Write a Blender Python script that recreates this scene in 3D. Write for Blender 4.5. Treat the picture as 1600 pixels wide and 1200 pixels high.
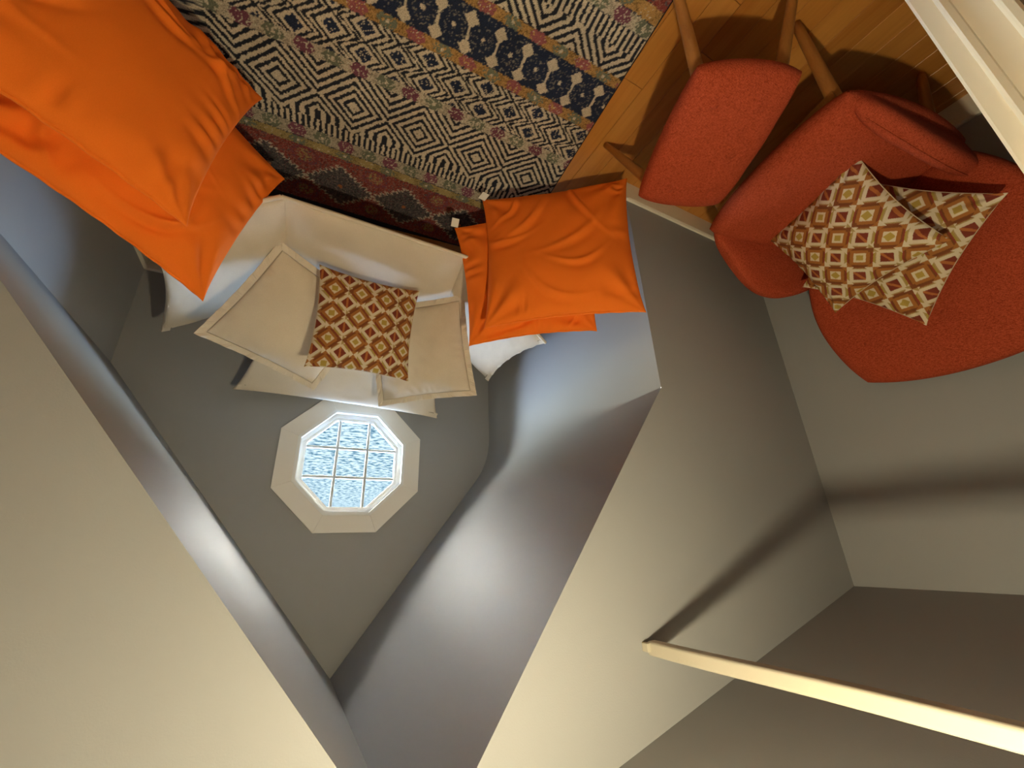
import bpy, bmesh, math, random
import numpy as np
from mathutils import Vector, Matrix

# ------------------------------------------------------------------ scene, camera, world, exposure
scene = bpy.context.scene
COL = scene.collection
for o in list(bpy.data.objects):
    bpy.data.objects.remove(o)
random.seed(5)

cam_data = bpy.data.cameras.new('camera')
cam = bpy.data.objects.new('camera', cam_data)
COL.objects.link(cam)
scene.camera = cam
cam_data.sensor_fit = 'HORIZONTAL'
cam_data.sensor_width = 36.0
cam_data.lens = 36.0 * 635.03 / 1600.0
cam_data.clip_start = 0.02
cam_data.clip_end = 1500
CAM_R = ((-0.8819, -0.4700, 0.0362), (-0.1452, 0.3439, 0.9277), (-0.4485, 0.8129, -0.3715))
_r = Vector(CAM_R[0]); _f = Vector(CAM_R[2]).normalized()
_r = (_r - _f * _r.dot(_f)).normalized(); _d = _f.cross(_r)
cam.matrix_world = Matrix(((_r.x, -_d.x, -_f.x, 0.0), (_r.y, -_d.y, -_f.y, 0.0), (_r.z, -_d.z, -_f.z, 1.6), (0, 0, 0, 1)))

world = bpy.data.worlds.new('World')
scene.world = world
world.use_nodes = True
bg = world.node_tree.nodes['Background']
sky = world.node_tree.nodes.new('ShaderNodeTexSky')
sky.sky_type = 'NISHITA'
sky.sun_disc = False
sky.sun_elevation = math.radians(38)
sky.sun_rotation = math.radians(98)
sky.air_density = 1.0
sky.dust_density = 1.6
sky.ozone_density = 1.0
world.node_tree.links.new(sky.outputs['Color'], bg.inputs['Color'])
SKY = 13.0
bg.inputs['Strength'].default_value = SKY

scene.view_settings.view_transform = 'Standard'
scene.view_settings.look = 'None'
scene.view_settings.gamma = 1.0
scene.view_settings.use_curve_mapping = False
scene.view_settings.exposure = 0.0
scene.cycles.max_bounces = 10
scene.cycles.diffuse_bounces = 6
scene.cycles.transparent_max_bounces = 12
scene.cycles.caustics_reflective = False
scene.cycles.caustics_refractive = False
scene.cycles.sample_clamp_indirect = 0.0

portal_data = bpy.data.lights.new('window_portal', 'AREA')
portal_data.shape = 'SQUARE'
portal_data.size = 0.72
portal_data.cycles.is_portal = True
portal = bpy.data.objects.new('window_portal', portal_data)
COL.objects.link(portal)
portal.location = (-0.313, 2.655, 1.0975)
portal.rotation_euler = (-math.pi / 2, 0, 0)      # faces -Y, into the room

sun_data = bpy.data.lights.new('sun', 'SUN')
sun_data.energy = 150.0
sun_data.color = (1.0, 0.93, 0.80)
sun_data.angle = 0.01
sun = bpy.data.objects.new('sun', sun_data)
COL.objects.link(sun)
sun.location = (6, -2, 8)
sun.rotation_euler = Vector((-0.80, 0.12, -0.60)).to_track_quat('-Z', 'Y').to_euler()   # from behind the gable: never through the window

LAMP_POS = (-0.38, 0.20, 2.085)
LAMP_WATTS = 50.0
LAMP_COLOR = (1.0, 0.87, 0.56)

# ------------------------------------------------------------------ room dimensions (metres)
YF, YW = 1.007, 2.564            # gable wall with the opening, window wall
XR, XL, XS = -1.210, 0.877, -2.162
RX, RZ = -0.319, 2.175
ZKR = 1.052
PITCH = (RZ - ZKR) / (RX - XR)
ZKL = RZ - PITCH * (XL - RX)
ZS, SL = 1.806, 0.2257
XC0 = -0.05                      # where the low slope of the main ceiling ends
ZC0 = ZS + SL * (XC0 - XS)
XE, YB = 2.3, -2.7               # far sides of the main room, never in view
WX, WZ, WR = -0.3133, 1.0975, 0.4293

# ------------------------------------------------------------------ helpers
def lin(r, g, b):
    return tuple(((c / 255.0) / 12.92 if c / 255.0 <= 0.04045 else ((c / 255.0 + 0.055) / 1.055) ** 2.4) for c in (r, g, b))

def tag(o, label=None, cat=None, group=None, kind=None):
    if label: o['label'] = label
    if cat: o['category'] = cat
    if group: o['group'] = group
    if kind: o['kind'] = kind
    return o

def link(o, parent=None):
    COL.objects.link(o)
    if parent is not None:
        o.parent = parent
    return o

def empty(name, loc=(0, 0, 0)):
    o = bpy.data.objects.new(name, None)
    o.empty_display_size = 0.1
    o.location = loc
    return link(o)

def mesh_obj(name, verts, faces, mat, parent=None, smooth=False, base=None):
    """verts in world coordinates; base: location of the parent empty"""
    me = bpy.data.meshes.new(name)
    v = np.asarray(verts, dtype=float)
    if parent is not None and base is None:
        base = parent.location
    if base is not None:
        v = v - np.array(base, dtype=float)
    me.from_pydata([tuple(p) for p in v], [], [tuple(f) for f in faces])
    me.update()
    if smooth:
        for p in me.polygons: p.use_smooth = True
    if mat is not None:
        me.materials.append(mat)
    o = bpy.data.objects.new(name, me)
    return link(o, parent)

def box_vf(x0, x1, y0, y1, z0, z1):
    v = [(x0, y0, z0), (x1, y0, z0), (x1, y1, z0), (x0, y1, z0), (x0, y0, z1), (x1, y0, z1), (x1, y1, z1), (x0, y1, z1)]
    f = [(0, 3, 2, 1), (4, 5, 6, 7), (0, 1, 5, 4), (1, 2, 6, 5), (2, 3, 7, 6), (3, 0, 4, 7)]
    return v, f

def bevel(o, w, seg=2):
    m = o.modifiers.new('bevel', 'BEVEL')
    m.width = w; m.segments = seg; m.limit_method = 'ANGLE'
    return o

def vnoise(x, y, seed=0):
    """smooth value noise in numpy, range -1..1"""
    def h(i, j):
        n = (i.astype(np.int64) * 374761393 + j.astype(np.int64) * 668265263 + seed * 982451653) & 0x7fffffff
        n = (n ^ (n >> 13)) * 1274126177 & 0x7fffffff
        n = n ^ (n >> 16)
        return (n % 100003) / 100003.0
    xi, yi = np.floor(x), np.floor(y)
    fx, fy = x - xi, y - yi
    fx = fx * fx * (3 - 2 * fx); fy = fy * fy * (3 - 2 * fy)
    a, b, c, d = h(xi, yi), h(xi + 1, yi), h(xi, yi + 1), h(xi + 1, yi + 1)
    return 2 * ((a * (1 - fx) + b * fx) * (1 - fy) + (c * (1 - fx) + d * fx) * fy) - 1

def fbm(x, y, seed=0, octv=3):
    s, a = 0, 1.0
    for k in range(octv):
        s = s + a * vnoise(x * 2 ** k, y * 2 ** k, seed + k); a *= 0.5
    return s

# ------------------------------------------------------------------ materials
def material(name):
    m = bpy.data.materials.new(name)
    m.use_nodes = True
    nt = m.node_tree
    return m, nt, nt.nodes['Principled BSDF']

def plain(name, col, rough=0.6, bump_scale=None, bump=0.1, bump_dist=0.002, var=0.0, var_scale=6.0, sheen=0.0, spec=0.5, stretch=None):
    m, nt, p = material(name)
    p.inputs['Base Color'].default_value = (*col, 1)
    p.inputs['Roughness'].default_value = rough
    p.inputs['Specular IOR Level'].default_value = spec
    if sheen:
        p.inputs['Sheen Weight'].default_value = sheen
    tc = nt.nodes.new('ShaderNodeTexCoord')
    vec = tc.outputs['Object']
    if stretch:
        mp = nt.nodes.new('ShaderNodeMapping'); mp.inputs['Scale'].default_value = stretch
        nt.links.new(vec, mp.inputs['Vector']); vec = mp.outputs['Vector']
    if var:
        n = nt.nodes.new('ShaderNodeTexNoise'); n.inputs['Scale'].default_value = var_scale; n.inputs['Detail'].default_value = 4
        nt.links.new(vec, n.inputs['Vector'])
        r = nt.nodes.new('ShaderNodeMapRange'); r.inputs['To Min'].default_value = 1 - var; r.inputs['To Max'].default_value = 1 + var
        nt.links.new(n.outputs['Fac'], r.inputs['Value'])
        mx = nt.nodes.new('ShaderNodeMix'); mx.data_type = 'RGBA'; mx.blend_type = 'MULTIPLY'; mx.inputs['Factor'].default_value = 1
        mx.inputs['A'].default_value = (*col, 1)
        nt.links.new(r.outputs['Result'], mx.inputs['B'])
        nt.links.new(mx.outputs['Result'], p.inputs['Base Color'])
    if bump_scale:
        n2 = nt.nodes.new('ShaderNodeTexNoise'); n2.inputs['Scale'].default_value = bump_scale; n2.inputs['Detail'].default_value = 3
        nt.links.new(vec, n2.inputs['Vector'])
        b = nt.nodes.new('ShaderNodeBump'); b.inputs['Strength'].default_value = bump; b.inputs['Distance'].default_value = bump_dist
        nt.links.new(n2.outputs['Fac'], b.inputs['Height']); nt.links.new(b.outputs['Normal'], p.inputs['Normal'])
    return m

M = {}
M['wall'] = plain('wall_paint', (0.340, 0.340, 0.340), 0.55, 260, 0.12, 0.002, spec=0.35)
M['trim'] = plain('cream_trim_paint', (0.90, 0.82, 0.67), 0.35, 90, 0.05, 0.002)
M['casing'] = plain('window_casing_paint', (0.84, 0.80, 0.73), 0.5, 90, 0.05, 0.002)
M['sash'] = plain('white_sash_paint', (0.86, 0.86, 0.84), 0.3, 60, 0.03, 0.002)
M['muntin'] = plain('grey_white_muntin_paint', (0.50, 0.50, 0.47), 0.4)  # sash white darkened: backlit shade put into the muntin colour
M['rod'] = plain('painted_wood_rail', (0.52, 0.47, 0.37), 0.45, 30, 0.1, 0.002, stretch=(1, 0.1, 1))
M['brass'] = plain('white_metal', (0.8, 0.8, 0.78), 0.3)

def weave(name, col, col2, scale=420.0, rough=0.9, bump=0.35, mottle=0.10, sheen=0.0, mscale=9.0):
    """cloth: two crossing fine bands plus soft mottling"""
    m, nt, p = material(name)
    p.inputs['Roughness'].default_value = rough
    p.inputs['Specular IOR Level'].default_value = 0.2
    p.inputs['Sheen Weight'].default_value = sheen
    tc = nt.nodes.new('ShaderNodeTexCoord')
    n = nt.nodes.new('ShaderNodeTexNoise'); n.inputs['Scale'].default_value = scale; n.inputs['Detail'].default_value = 2
    nt.links.new(tc.outputs['Object'], n.inputs['Vector'])
    n3 = nt.nodes.new('ShaderNodeTexNoise'); n3.inputs['Scale'].default_value = mscale; n3.inputs['Detail'].default_value = 3
    nt.links.new(tc.outputs['Object'], n3.inputs['Vector'])
    add = nt.nodes.new('ShaderNodeMath'); add.operation = 'MULTIPLY_ADD'; add.inputs[1].default_value = 2.0 * mottle
    nt.links.new(n3.outputs['Fac'], add.inputs[0]); nt.links.new(n.outputs['Fac'], add.inputs[2])
    ra = nt.nodes.new('ShaderNodeMapRange'); ra.inputs['From Min'].default_value = 0.3; ra.inputs['From Max'].default_value = 0.75 + mottle
    nt.links.new(add.outputs[0], ra.inputs['Value'])
    mx = nt.nodes.new('ShaderNodeMix'); mx.data_type = 'RGBA'
    mx.inputs['A'].default_value = (*col, 1); mx.inputs['B'].default_value = (*col2, 1)
    nt.links.new(ra.outputs['Result'], mx.inputs['Factor'])
    nt.links.new(mx.outputs['Result'], p.inputs['Base Color'])
    b = nt.nodes.new('ShaderNodeBump'); b.inputs['Strength'].default_value = bump; b.inputs['Distance'].default_value = 0.0015
    nt.links.new(n.outputs['Fac'], b.inputs['Height']); nt.links.new(b.outputs['Normal'], p.inputs['Normal'])
    return m

M['linen'] = weave('beige_linen', (0.61, 0.51, 0.385), (0.73, 0.62, 0.48), 500, bump=0.15, mottle=0.2)
M['piping'] = weave('beige_linen_edge', (0.65, 0.55, 0.425), (0.76, 0.655, 0.515), 500, bump=0.15, mottle=0.2)
M['stitch'] = plain('shadowed_stitch_thread', (0.30, 0.24, 0.17), 0.95)  # stitched line of the hem, its groove's shade put into the dark colour
M['orange'] = weave('orange_cotton', (0.80, 0.158, 0.010), (0.90, 0.190, 0.016), 700, bump=0.06, mottle=0.25)
M['red'] = weave('rust_red_upholstery', (0.31, 0.042, 0.014), (0.47, 0.075, 0.026), 330, bump=0.5, mottle=0.12, mscale=40)
def slub(name, col, col2):
    m, nt, p = material(name)
    p.inputs['Roughness'].default_value = 0.92
    p.inputs['Specular IOR Level'].default_value = 0.15
    tc = nt.nodes.new('ShaderNodeTexCoord')
    acc = None
    for sc in ((640, 110, 300), (110, 640, 300)):
        mp = nt.nodes.new('ShaderNodeMapping'); mp.inputs['Scale'].default_value = sc
        mp.inputs['Rotation'].default_value = (0, 0, 0.42)
        nt.links.new(tc.outputs['Object'], mp.inputs['Vector'])
        n = nt.nodes.new('ShaderNodeTexNoise'); n.inputs['Scale'].default_value = 1.0; n.inputs['Detail'].default_value = 2
        nt.links.new(mp.outputs['Vector'], n.inputs['Vector'])
        if acc is None: acc = n.outputs['Fac']
        else:
            a = nt.nodes.new('ShaderNodeMath'); a.operation = 'ADD'
            nt.links.new(acc, a.inputs[0]); nt.links.new(n.outputs['Fac'], a.inputs[1]); acc = a.outputs[0]
    ra = nt.nodes.new('ShaderNodeMapRange'); ra.inputs['From Min'].default_value = 0.72; ra.inputs['From Max'].default_value = 1.28
    nt.links.new(acc, ra.inputs['Value'])
    mx = nt.nodes.new('ShaderNodeMix'); mx.data_type = 'RGBA'
    mx.inputs['A'].default_value = (*col, 1); mx.inputs['B'].default_value = (*col2, 1)
    nt.links.new(ra.outputs['Result'], mx.inputs['Factor']); nt.links.new(mx.outputs['Result'], p.inputs['Base Color'])
    b = nt.nodes.new('ShaderNodeBump'); b.inputs['Strength'].default_value = 0.6; b.inputs['Distance'].default_value = 0.0018
    nt.links.new(acc, b.inputs['Height']); nt.links.new(b.outputs['Normal'], p.inputs['Normal'])
    return m
M['red'] = slub('rust_red_slub_weave', (0.24, 0.030, 0.009), (0.55, 0.095, 0.036))
M['tagcloth'] = plain('white_tag_cloth', (0.75, 0.73, 0.66), 0.8)

def col_attr_mat(name, rough=0.9, bump_scale=500.0, bump=0.3, speck=0.0, speck_scale=260.0, dist=0.002):
    m, nt, p = material(name)
    at = nt.nodes.new('ShaderNodeAttribute'); at.attribute_name = 'Col'
    tc = nt.nodes.new('ShaderNodeTexCoord')
    n = nt.nodes.new('ShaderNodeTexNoise'); n.inputs['Scale'].default_value = bump_scale; n.inputs['Detail'].default_value = 2
    nt.links.new(tc.outputs['Object'], n.inputs['Vector'])
    out = at.outputs['Color']
    if speck:
        n2 = nt.nodes.new('ShaderNodeTexNoise'); n2.inputs['Scale'].default_value = speck_scale; n2.inputs['Detail'].default_value = 3
        nt.links.new(tc.outputs['Object'], n2.inputs['Vector'])
        r = nt.nodes.new('ShaderNodeMapRange'); r.inputs['From Min'].default_value = 0.35; r.inputs['From Max'].default_value = 0.65
        r.inputs['To Min'].default_value = 1 - speck; r.inputs['To Max'].default_value = 1 + speck
        nt.links.new(n2.outputs['Fac'], r.inputs['Value'])
        mx = nt.nodes.new('ShaderNodeMix'); mx.data_type = 'RGBA'; mx.blend_type = 'MULTIPLY'; mx.inputs['Factor'].default_value = 1
        nt.links.new(out, mx.inputs['A']); nt.links.new(r.outputs['Result'], mx.inputs['B'])
        out = mx.outputs['Result']
    nt.links.new(out, p.inputs['Base Color'])
    p.inputs['Roughness'].default_value = rough
    p.inputs['Specular IOR Level'].default_value = 0.15
    b = nt.nodes.new('ShaderNodeBump'); b.inputs['Strength'].default_value = bump; b.inputs['Distance'].default_value = dist
    nt.links.new(n.outputs['Fac'], b.inputs['Height']); nt.links.new(b.outputs['Normal'], p.inputs['Normal'])
    return m

M['print'] = col_attr_mat('geometric_print_cotton', 0.85, 700, 0.06)
M['rug'] = col_attr_mat('rug_pile', 1.0, 330, 0.8, 0.35, 420, 0.004)

def wood(name, c1, c2, axis, rough=0.4, scale=14.0, rnd=0.0):
    m, nt, p = material(name)
    tc = nt.nodes.new('ShaderNodeTexCoord')
    mp = nt.nodes.new('ShaderNodeMapping')
    sc = [scale] * 3; sc[axis] = scale * 0.06
    mp.inputs['Scale'].default_value = sc
    oi = nt.nodes.new('ShaderNodeObjectInfo')
    ml = nt.nodes.new('ShaderNodeMath'); ml.operation = 'MULTIPLY'; ml.inputs[1].default_value = 40.0
    nt.links.new(oi.outputs['Random'], ml.inputs[0]); nt.links.new(ml.outputs[0], mp.inputs['Location'])
    nt.links.new(tc.outputs['Object'], mp.inputs['Vector'])
    n = nt.nodes.new('ShaderNodeTexNoise'); n.inputs['Scale'].default_value = 1.0; n.inputs['Detail'].default_value = 6; n.inputs['Distortion'].default_value = 0.6
    nt.links.new(mp.outputs['Vector'], n.inputs['Vector'])
    n2 = nt.nodes.new('ShaderNodeTexNoise'); n2.inputs['Scale'].default_value = 7.0; n2.inputs['Detail'].default_value = 2
    nt.links.new(mp.outputs['Vector'], n2.inputs['Vector'])
    add = nt.nodes.new('ShaderNodeMath'); add.operation = 'MULTIPLY_ADD'; add.inputs[1].default_value = 0.35
    nt.links.new(n2.outputs['Fac'], add.inputs[0]); nt.links.new(n.outputs['Fac'], add.inputs[2])
    add2 = nt.nodes.new('ShaderNodeMath'); add2.operation = 'MULTIPLY_ADD'; add2.inputs[1].default_value = rnd
    nt.links.new(oi.outputs['Random'], add2.inputs[0]); nt.links.new(add.outputs[0], add2.inputs[2])
    ra = nt.nodes.new('ShaderNodeMapRange'); ra.inputs['From Min'].default_value = 0.45; ra.inputs['From Max'].default_value = 0.95 + rnd
    nt.links.new(add2.outputs[0], ra.inputs['Value'])
    mx = nt.nodes.new('ShaderNodeMix'); mx.data_type = 'RGBA'
    mx.inputs['A'].default_value = (*c1, 1); mx.inputs['B'].default_value = (*c2, 1)
    nt.links.new(ra.outputs['Result'], mx.inputs['Factor']); nt.links.new(mx.outputs['Result'], p.inputs['Base Color'])
    p.inputs['Roughness'].default_value = rough
    b = nt.nodes.new('ShaderNodeBump'); b.inputs['Strength'].default_value = 0.08; b.inputs['Distance'].default_value = 0.001
    nt.links.new(n2.outputs['Fac'], b.inputs['Height']); nt.links.new(b.outputs['Normal'], p.inputs['Normal'])
    return m

M['floor'] = wood('honey_plank_wood', (0.40, 0.142, 0.020), (0.62, 0.275, 0.055), 1, 0.33, 16.0, 0.30)
M['leg'] = wood('oiled_leg_wood', (0.31, 0.115, 0.020), (0.43, 0.185, 0.042), 2, 0.4, 30.0)

def glass_mat():
    m = bpy.data.materials.new('clear_glass'); m.use_nodes = True
    nt = m.node_tree; nt.nodes.clear()
    out = nt.nodes.new('ShaderNodeOutputMaterial')
    tr = nt.nodes.new('ShaderNodeBsdfTransparent'); tr.inputs['Color'].default_value = (0.94, 0.97, 0.97, 1)
    gl = nt.nodes.new('ShaderNodeBsdfGlossy'); gl.inputs['Roughness'].default_value = 0.05
    fr = nt.nodes.new('ShaderNodeFresnel'); fr.inputs['IOR'].default_value = 1.12
    mx = nt.nodes.new('ShaderNodeMixShader')
    nt.links.new(fr.outputs[0], mx.inputs[0]); nt.links.new(tr.outputs[0], mx.inputs[1]); nt.links.new(gl.outputs[0], mx.inputs[2])
    nt.links.new(mx.outputs[0], out.inputs['Surface'])
    return m
M['glass'] = glass_mat()

def water_mat():
    m, nt, p = material('lake_water')
    p.inputs['Roughness'].default_value = 0.35
    p.inputs['Specular IOR Level'].default_value = 0.0
    p.inputs['IOR'].default_value = 1.0
    tc = nt.nodes.new('ShaderNodeTexCoord')
    n = nt.nodes.new('ShaderNodeTexNoise'); n.inputs['Scale'].default_value = 1.7; n.inputs['Detail'].default_value = 3; n.inputs['Roughness'].default_value = 0.6
    nt.links.new(tc.outputs['Object'], n.inputs['Vector'])
    ra = nt.nodes.new('ShaderNodeMapRange'); ra.inputs['From Min'].default_value = 0.40; ra.inputs['From Max'].default_value = 0.56
    nt.links.new(n.outputs['Fac'], ra.inputs['Value'])
    mx = nt.nodes.new('ShaderNodeMix'); mx.data_type = 'RGBA'
    mx.inputs['A'].default_value = (0.0022, 0.0046, 0.0060, 1); mx.inputs['B'].default_value = (0.0150, 0.0175, 0.0170, 1)  # sky reflections and dark ripple sides painted into the base colour
    nt.links.new(ra.outputs['Result'], mx.inputs['Factor']); nt.links.new(mx.outputs['Result'], p.inputs['Base Color'])
    b = nt.nodes.new('ShaderNodeBump'); b.inputs['Strength'].default_value = 0.12; b.inputs['Distance'].default_value = 0.1
    nt.links.new(n.outputs['Fac'], b.inputs['Height']); nt.links.new(b.outputs['Normal'], p.inputs['Normal'])
    return m
M['water'] = water_mat()

# ------------------------------------------------------------------ the shell of the room
def struct(o):
    o['kind'] = 'structure'
    return o

def poly_face(name, pts, mat, holes=()):
    """flat polygon with holes, filled"""
    bm = bmesh.new()
    edges = []
    for loop in [pts] + list(holes):
        vs = [bm.verts.new(p) for p in loop]
        for i in range(len(vs)):
            edges.append(bm.edges.new((vs[i], vs[(i + 1) % len(vs)])))
    bmesh.ops.triangle_fill(bm, use_beauty=True, use_dissolve=False, edges=edges)
    me = bpy.data.meshes.new(name); bm.to_mesh(me); bm.free()
    me.materials.append(mat)
    return link(bpy.data.objects.new(name, me))

def ceil_z(x):
    return ZS + SL * (x - XS) if x < XC0 else ZC0

# gable wall with the house-shaped opening
front = poly_face('wall_front', [(XS, YF, 0), (XR, YF, 0), (XR, YF, ZKR), (RX, YF, RZ), (XL, YF, ZKL), (XL, YF, 0), (XE, YF, 0),
                                 (XE, YF, ZC0), (XC0, YF, ZC0), (XS, YF, ZS)], M['wall'])
struct(front)

def octagon(r, y, cx=WX, cz=WZ):
    return [(cx + r * math.cos(math.radians(22.5 + 45 * k)), y, cz + r * math.sin(math.radians(22.5 + 45 * k))) for k in range(8)]

R_OPEN = 0.322
ww = poly_face('wall_window', [(XR, YW, 0), (XL, YW, 0), (XL, YW, ZKL), (RX, YW, RZ), (XR, YW, ZKR)], M['wall'], [octagon(R_OPEN + 0.004, YW)])
struct(ww)
mod = ww.modifiers.new('thick', 'SOLIDIFY'); mod.thickness = 0.085; mod.offset = 1.0
bm = bmesh.new(); bm.from_mesh(ww.data)
for f in bm.faces:
    if f.normal.y < 0: f.normal_flip()
bm.to_mesh(ww.data); bm.free()       # normals out (+Y), so the thickness grows outwards

# right knee wall and the slope above it; the crease softens towards the window wall
NY = 40
def soft(y):
    t = min(max((y - (YF + 0.10)) / 1.0, 0.0), 1.0)
    return 0.004 + 0.17 * t * t * (3 - 2 * t)
cth, sth = 1 / math.hypot(1, PITCH), PITCH / math.hypot(1, PITCH)
kv, kf, sv, sf = [], [], [], []
NA = 14
for i in range(NY + 1):
    y = YF + (YW - YF) * i / NY
    t = soft(y)
    kv += [(XR, y, 0), (XR, y, ZKR - t)]
    row = []
    for j in range(NA + 1):
        a = j / NA
        px = (1 - a) ** 2 * XR + 2 * a * (1 - a) * XR + a * a * (XR + t * cth)
        pz = (1 - a) ** 2 * (ZKR - t) + 2 * a * (1 - a) * ZKR + a * a * (ZKR + t * sth)
        row.append((px, y, pz))
    for j in range(1, 13):
        a = j / 12.0
        x0, z0 = row[NA][0], row[NA][2]
        row.append((x0 + (RX - x0) * a, y, z0 + (RZ - z0) * a))
    sv += row
    if i:
        kf.append((2 * i - 2, 2 * i, 2 * i + 1, 2 * i - 1))
        n = len(row)
        for j in range(n - 1):
            sf.append(((i - 1) * n + j, i * n + j, i * n + j + 1, (i - 1) * n + j + 1))
struct(mesh_obj('wall_right', kv, kf, M['wall']))
struct(mesh_obj('ceiling_nook_right', sv, sf, M['wall'], smooth=True))
# left knee wall and slope
struct(mesh_obj('wall_left', [(XL, YF, 0), (XL, YW, 0), (XL, YW, ZKL), (XL, YF, ZKL)], [(0, 1, 2, 3)], M['wall']))
struct(mesh_obj('ceiling_nook_left', [(XL, YF, ZKL), (XL, YW, ZKL), (RX, YW, RZ), (RX, YF, RZ)], [(0, 1, 2, 3)], M['wall']))
# alcove and main room
struct(mesh_obj('wall_side', [(XS, 0.0, 0), (XS, YF, 0), (XS, YF, ZS), (XS, 0.0, ZS)], [(0, 1, 2, 3)], M['wall']))
XP = -0.985                       # partition plane beside the alcove
YP = 0.018
struct(mesh_obj('wall_partition', [(XP, YP, 0), (XS, YP, 0), (XS, YP, ceil_z(XS)), (XP, YP, ceil_z(XP)),
                                   (XP, YB, 0), (XP, YB, ceil_z(XP))], [(0, 1, 2, 3), (0, 3, 5, 4)], M['wall']))
struct(mesh_obj('wall_back', [(XP, YB, 0), (XE, YB, 0), (XE, YB, ZC0), (XC0, YB, ZC0), (XP, YB, ceil_z(XP))], [(0, 1, 2, 3, 4)], M['wall']))
struct(mesh_obj('wall_far', [(XE, YB, 0), (XE, YF, 0), (XE, YF, ZC0), (XE, YB, ZC0)], [(0, 1, 2, 3)], M['wall']))
struct(mesh_obj('ceiling', [(XS, YB, ZS), (XS, YF, ZS), (XC0, YF, ZC0), (XC0, YB, ZC0), (XE, YF, ZC0), (XE, YB, ZC0)], [(0, 1, 2, 3), (3, 2, 4, 5)], M['wall']))

# floor: a slab and its boards
v, f = box_vf(XS, XE, YB, YW + 0.02, -0.06, -0.014)
floor = struct(mesh_obj('floor', v, f, M['floor']))
PW = 0.0952
rows = []
x = -0.970 + PW * 20
k = 0
xs_ = np.arange(-0.970 - PW * 13, 1.1, PW)
for i, x0 in enumerate(xs_):
    xa, xb = max(x0, XS), min(x0 + PW, 1.05)
    if xb - xa < 0.01: continue
    jo = {0: 0.30, 1: 0.86, 2: 0.05, 3: 0.63, 4: 1.25, 5: 0.45}[i % 6] if abs(x0 + 0.970) > 1e-6 and abs(x0 + 0.970 - PW) > 1e-6 else 0.64
    cuts = [-0.75] + [c for c in (jo - 1.22, jo, jo + 1.22) if -0.6 < c < YW - 0.05] + [YW]
    for a, b in zip(cuts[:-1], cuts[1:]):
        cx, cy = (xa + xb) / 2, (a + b) / 2
        hx, hy = (xb - xa) / 2 - 0.0007, (b - a) / 2 - 0.0007
        v = [(-hx, -hy, -0.014), (hx, -hy, -0.014), (hx, hy, -0.014), (-hx, hy, -0.014),
             (-hx, -hy, -0.001), (hx, -hy, -0.001), (hx, hy, -0.001), (-hx, hy, -0.001),
             (-hx + 0.001, -hy + 0.001, 0), (hx - 0.001, -hy + 0.001, 0), (hx - 0.001, hy - 0.001, 0), (-hx + 0.001, hy - 0.001, 0)]
        f = []
        for s in (0, 4):
            for q in range(4):
                f.append((s + q, s + (q + 1) % 4, s + 4 + (q + 1) % 4, s + 4 + q))
        f.append((8, 9, 10, 11))
        o = mesh_obj('plank', v, f, M['floor'])
        o.location = (cx, cy, 0)
        o.parent = floor

# baseboards
BH, BT = 0.105, 0.015
def baseboard(name, p, q, n):
    """board along p-q, proud of the wall by BT in direction n"""
    p, q, n = np.array(p, float), np.array(q, float), np.array(n, float)
    prof = [(0, 0), (BT, 0), (BT, BH - 0.008), (BT - 0.005, BH), (0, BH)]
    v = [(*(e + n * d), z) for e in (p, q) for d, z in prof]
    m = len(prof)
    fcs = [(i, (i + 1) % m, m + (i + 1) % m, m + i) for i in range(m)] + [tuple(range(m))[::-1], tuple(range(m, 2 * m))]
    return struct(mesh_obj(name, v, fcs, M['trim']))
baseboard('baseboard_front', (XR - BT * 0, YF), (XS, YF), (0, -1))
baseboard('baseboard_side', (XS, YP), (XS, YF), (1, 0))
baseboard('baseboard_right', (XR, YF - BT), (XR, YW), (1, 0))
baseboard('baseboard_left', (XL, YF - BT), (XL, YW), (-1, 0))
baseboard('baseboard_window', (XR, YW), (XL, YW), (0, -1))
baseboard('baseboard_front_left', (XL, YF), (XE, YF), (0, -1))

# door casing on the partition's edge beside the alcove
cas = [(-0.985, 0.028), (-0.957, 0.028), (-0.953, 0.024), (-0.953, 0.002), (-0.946, -0.001), (-0.942, -0.004), (-0.944, -0.012), (-0.948, -0.014),
       (-0.948, -0.047), (-0.942, -0.050), (-0.938, -0.053), (-0.938, -0.062), (-0.944, -0.066), (-0.985, -0.066)]
nc = len(cas)
v = [(px, py, z) for z in (0.0, 1.93) for px, py in cas]
f = [(i, (i + 1) % nc, nc + (i + 1) % nc, nc + i) for i in range(nc)] + [tuple(range(nc))[::-1], tuple(range(nc, 2 * nc))]
struct(mesh_obj('trim_1', v, f, M['trim']))

# ------------------------------------------------------------------ window
win = empty('window_1', (WX, YW, WZ)); struct(win)
def oct_ring(name, r0, r1, y0, y1, mat):
    v, f = [], []
    for r, y in ((r0, y0), (r1, y0), (r1, y1), (r0, y1)):
        v += octagon(r, y)
    for s in range(4):
        for k in range(8):
            a, b = s * 8 + k, s * 8 + (k + 1) % 8
            c, d = ((s + 1) % 4) * 8 + (k + 1) % 8, ((s + 1) % 4) * 8 + k
            f.append((a, b, c, d))
    return mesh_obj(name, v, f, mat, win)
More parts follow.
